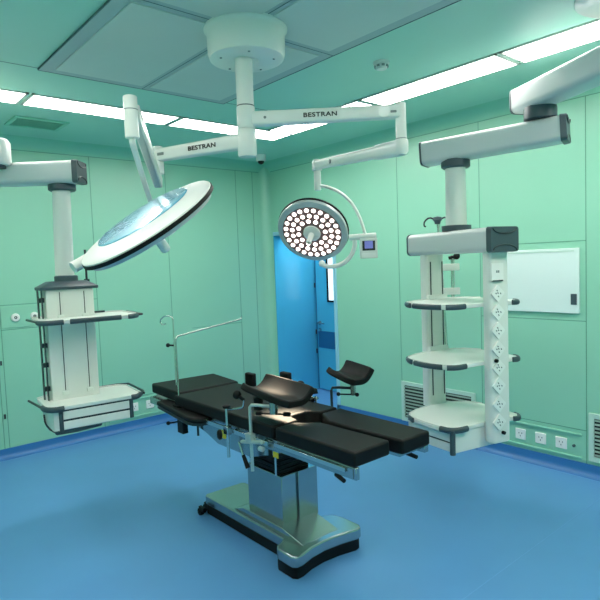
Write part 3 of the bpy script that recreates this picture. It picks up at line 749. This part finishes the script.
# arm board
apoly = [(1.65, 3.47), (1.585, 2.95), (1.595, 2.89), (1.63, 2.85), (1.68, 2.84), (1.73, 2.85), (1.75, 2.88), (1.76, 2.94), (1.76, 3.47)]
armb = MB().prism(apoly, .722, .755).build('arm_board', M['pad'], OT, bevel=.012, seg=3)
MB().prism([(x*.96+.04*1.66, y*.96+.04*3.17) for x, y in apoly], .705, .722).build('board_plate', M['rail'], armb, bevel=.003)
k = MB(); k.bb((1.64, 3.10, .60), (1.68, 3.17, .705)); k.build('board_clamp', M['black'], armb, bevel=.004)
k = MB(); k.tube([(1.66, 3.15, .675), (1.64, 3.22, .655), (1.63, 3.26, .645)], .006); k.sphere((1.628, 3.268, .643), .013); k.build('lever', M['black'], armb)
MB().tube([(1.68, 2.98, .71), (1.68, 2.98, .61)], .007).build('board_pin', M['rail'], armb)
# second board end under head, right of it
MB().prism(rrect(1.69, 3.36, 1.80, 3.66, .02), .70, .748).build('board_bracket', M['steel'], OT, bevel=.004)
# anaesthesia screen
sc = MB().tube([(1.686, 3.21, .76), (1.686, 3.215, 1.19), (1.69, 3.22, 1.21), (1.715, 3.235, 1.222), (2.265, 3.30, 1.278), (2.275, 3.30, 1.285), (2.278, 3.30, 1.302)], .0058).build('screen_frame', M['chrome'], OT)
lab(sc, 'thin bent chrome rod standing over the head end')
MB().tube([(1.674, 3.215, .90), (1.674, 3.215, 1.33), (1.672, 3.22, 1.352), (1.66, 3.24, 1.362), (1.643, 3.275, 1.358), (1.632, 3.30, 1.34), (1.630, 3.31, 1.318), (1.638, 3.295, 1.302), (1.65, 3.27, 1.308)], .0042).build('hook_rod', M['chrome'], sc)
MB().cyl((1.678, 3.213, .92), (1.678, 3.213, 1.19), .0085).build('sleeve', M['chrome'], sc)
k = MB(); k.cyl((1.675, 3.22, 1.165), (1.660, 3.255, 1.165), .006); k.sphere((1.655, 3.265, 1.165), .014); k.build('thumb_knob', M['black'], sc)
MB().prism(rrect(1.655, 3.17, 1.715, 3.26, .02), .754, .768).build('screen_foot', M['black'], sc)

# knee supports: saddle-shaped channel pads
def knee(c, yaw, L, w, mirror=1):
    bm = MB(); n, mseg = 12, 10
    top, bot = [], []
    for j in range(mseg+1):
        v = j/mseg; ra, rb = [], []
        for i in range(n+1):
            u = i/n*2-1                        # -1 near wing, +1 far wing
            y = (.5-v)*L                       # runs toward -y
            near = .034*(1-v)**1.2+.004; far = .062-.006*v
            z = (near if u < 0 else far)*abs(u)**2.0 - .012*v
            x = u*w/2
            rr_ = min(v, 1-v); e_ = 1-max(0, (.18-rr_)/.18)**2*.14
            P = V((x*e_, y, z)); ra.append(P)
            nx = -2*(near if u < 0 else far)*abs(u)*(1 if u > 0 else -1)/(w/2)
            N = V((nx, 0, 1)).normalized(); rb.append(P - N*.038)
        top.append(ra); bot.append(rb)
    mz = Matrix.Translation(V(c)) @ Matrix.Rotation(yaw, 4, 'Z')
    T_ = [[bm.bm.verts.new(mz @ p) for p in r_] for r_ in top]; B_ = [[bm.bm.verts.new(mz @ p) for p in r_] for r_ in bot]
    fs = []
    for j in range(mseg):
        for i in range(n):
            fs.append(bm.bm.faces.new((T_[j][i], T_[j][i+1], T_[j+1][i+1], T_[j+1][i])))
            fs.append(bm.bm.faces.new((B_[j][i], B_[j+1][i], B_[j+1][i+1], B_[j][i+1])))
    for j in range(mseg):
        fs.append(bm.bm.faces.new((T_[j][0], T_[j+1][0], B_[j+1][0], B_[j][0]))); fs.append(bm.bm.faces.new((T_[j+1][n], T_[j][n], B_[j][n], B_[j+1][n])))
    for i in range(n):
        fs.append(bm.bm.faces.new((T_[0][i+1], T_[0][i], B_[0][i], B_[0][i+1]))); fs.append(bm.bm.faces.new((T_[mseg][i], T_[mseg][i+1], B_[mseg][i+1], B_[mseg][i])))
    bmesh.ops.recalc_face_normals(bm.bm, faces=fs)
    o = bm.build('knee_support', M['pad'], OT, bevel=.008, seg=3)
    return o
kn = knee((1.775, 2.30, .985), 0, .39, .185)
k = MB(); k.tube([(1.655, 2.385, .55), (1.655, 2.385, .905), (1.66, 2.375, .918), (1.67, 2.34, .922), (1.70, 2.27, .922)], .009); k.build('support_post', M['alu'], kn)
k = MB(); k.cyl((1.71, 2.25, .885), (1.71, 2.25, .945), .022); k.build('post_clamp', M['steel'], kn)
k = MB(); k.tube([(1.66, 2.31, .885), (1.74, 2.19, .885)], .005); k.cyl((1.735, 2.20, .885), (1.755, 2.17, .885), .012); k.cyl((1.668, 2.30, .885), (1.65, 2.325, .885), .010); k.build('lever', M['black'], kn)
k = MB(); k.cyl((1.74, 2.42, .87), (1.74, 2.42, .935), .026); k.cyl((1.71, 2.25, .93), (1.75, 2.30, .940), .016); k.build('ball_joint', M['black'], kn)
kr = knee((2.265, 2.225, 1.015), math.radians(-8), .23, .145)
k = MB(); k.tube([(2.215, 2.33, .70), (2.215, 2.33, .905), (2.22, 2.325, .922), (2.24, 2.29, .926), (2.275, 2.22, .926)], .008); k.build('support_post', M['rail'], kr)
k = MB(); k.cyl((2.28, 2.215, .885), (2.28, 2.215, .985), .016); k.build('post_clamp', M['steel'], kr)
k = MB(); k.tube([(2.24, 2.29, .885), (2.28, 2.20, .89)], .005); k.sphere((2.238, 2.295, .885), .012); k.sphere((2.285, 2.19, .89), .012); k.build('lever', M['black'], kr)
# rail clamps on near side
k = MB(); k.tube([(1.648, 2.60, .575), (1.648, 2.60, .862)], .009); cl = k.build('clamp_post', M['chrome'], OT)
MB().tube([(1.655, 2.59, .855), (1.665, 2.50, .875), (1.668, 2.462, .89), (1.668, 2.455, .93)], .0055, smooth=1).build('side_bar', M['chrome'], cl)
k = MB(); k.lathe([(.008, 0), (.022, .005), (.024, .018), (.012, .024), (0, .024)], TM(1.648, 2.60, .86), n=16); k.build('wing_knob', M['black'], cl)
k = MB(); k.sphere((1.655, 2.50, .955), .026, (1, .8, 1)); k.cyl((1.655, 2.50, .955), (1.67, 2.46, .93), .010); k.build('ball_knob', M['black'], cl)
k = MB(); k.box((1.648, 2.60, .735), (.03, .045, .05)); k.build('rail_clamp', M['steel'], cl, bevel=.004)
k = MB(); k.lathe([(.01, 0), (.028, .006), (.03, .02), (.018, .03), (0, .032)], align((1.635, 2.635, .705), (1.58, 2.665, .705)), n=20); k.build('star_knob', M['black'], cl)
MB().lathe([(.034, 0), (.034, .004)], align((1.690, 2.70, .685), (1.68, 2.70, .685)), n=24).build('label_disc', M['yellow'], OT)
k = MB(); k.cyl((1.645, 2.46, .70), (1.645, 2.28, .735), .010); k.box((1.65, 2.385, .735), (.035, .05, .055)); k.cyl((1.645, 2.30, .70), (1.645, 2.27, .70), .014); rc_ = k.build('rail_clamp', M['alu'], OT, bevel=.003)
k = MB(); k.tube([(1.64, 2.46, .70), (1.638, 2.48, .695), (1.638, 2.44, .62)], .006); k.build('clamp_lever', M['chrome'], rc_)
k = MB(); k.cyl((1.638, 2.442, .63), (1.640, 2.405, .565), .010, .013); k.build('lever_grip', M['black'], rc_)
# body supports on far rail
def support(x, y, z0, z1, w):
    o = MB().prism(rrect(x-.022, y-w/2, x+.022, y+w/2, .015, 3), z0, z1).build('side_support', M['pad'], OT, bevel=.008)
    MB().cyl((x+.012, y, .70), (x+.012, y, z0+.03), .008).build('support_post', M['chrome'], o)
support(2.19, 3.10, .80, .915, .09)
fs_ = support(2.175, 2.70, .80, .975, .085)
k = MB(); k.box((2.19, 2.60, .862), (.03, .09, .03)); k.cyl((2.18, 2.63, .88), (2.18, 2.56, .885), .012); k.box((2.19, 2.50, .845), (.02, .15, .014)); k.tube([(2.19, 2.44, .86), (2.19, 2.44, .70)], .007); fc_ = k.build('far_clamp', M['chrome'], OT, bevel=.003)
k = MB(); k.sphere((2.18, 2.565, .915), .026, (1, 1, .9)); k.cyl((2.18, 2.565, .87), (2.18, 2.565, .90), .012); k.cyl((2.175, 2.62, .835), (2.175, 2.45, .828), .014); k.cyl((2.185, 2.455, .875), (2.185, 2.455, .902), .028, .022); k.build('clamp_knob', M['black'], fc_)

TOP = False
# ------------------------------------------------------------------ lights of the place
lt = bpy.data.lights.new('lamp_beam', 'SPOT'); lt.energy = 1300; lt.color = (1, .80, .56); lt.spot_size = math.radians(15); lt.spot_blend = 1.0; lt.shadow_soft_size = .07
lo_ = bpy.data.objects.new('lamp_beam', lt); C.objects.link(lo_)
src = V((2.605, 2.885, 1.863)) + V((-.695, -.427, -.624)).normalized()*.16
lo_.location = src
lo_.rotation_euler = (V((1.93, 2.43, .86))-src).to_track_quat('-Z', 'Y').to_euler()

w_ = bpy.data.worlds.new('world'); w_.use_nodes = True; bpy.context.scene.world = w_
w_.node_tree.nodes['Background'].inputs[0].default_value = (.2, .4, .45, 1); w_.node_tree.nodes['Background'].inputs[1].default_value = .3

# ------------------------------------------------------------------ camera
cd = bpy.data.cameras.new('camera'); cam = bpy.data.objects.new('camera', cd); C.objects.link(cam)
cd.sensor_width = 36; cd.sensor_fit = 'HORIZONTAL'; cd.lens = 36*559.995/600; cd.clip_start = .02
rr_ = V((.75792573, -.65123616, -.03794788)); uu = V((.07230069, .02604723, .9970427)); ff = V((.64832183, .75842798, -.06682669))
m = Matrix((rr_, uu, -ff)).transposed().to_4x4(); m.translation = V((0, 0, 1.65)); cam.matrix_world = m
S = bpy.context.scene; S.camera = cam
S.view_settings.view_transform = 'Standard'; S.view_settings.look = 'None'; S.view_settings.gamma = 1; S.view_settings.use_curve_mapping = False
S.view_settings.exposure = 0.0
S.cycles.max_bounces = 10; S.cycles.diffuse_bounces = 6; S.cycles.glossy_bounces = 5; S.cycles.sample_clamp_indirect = 6
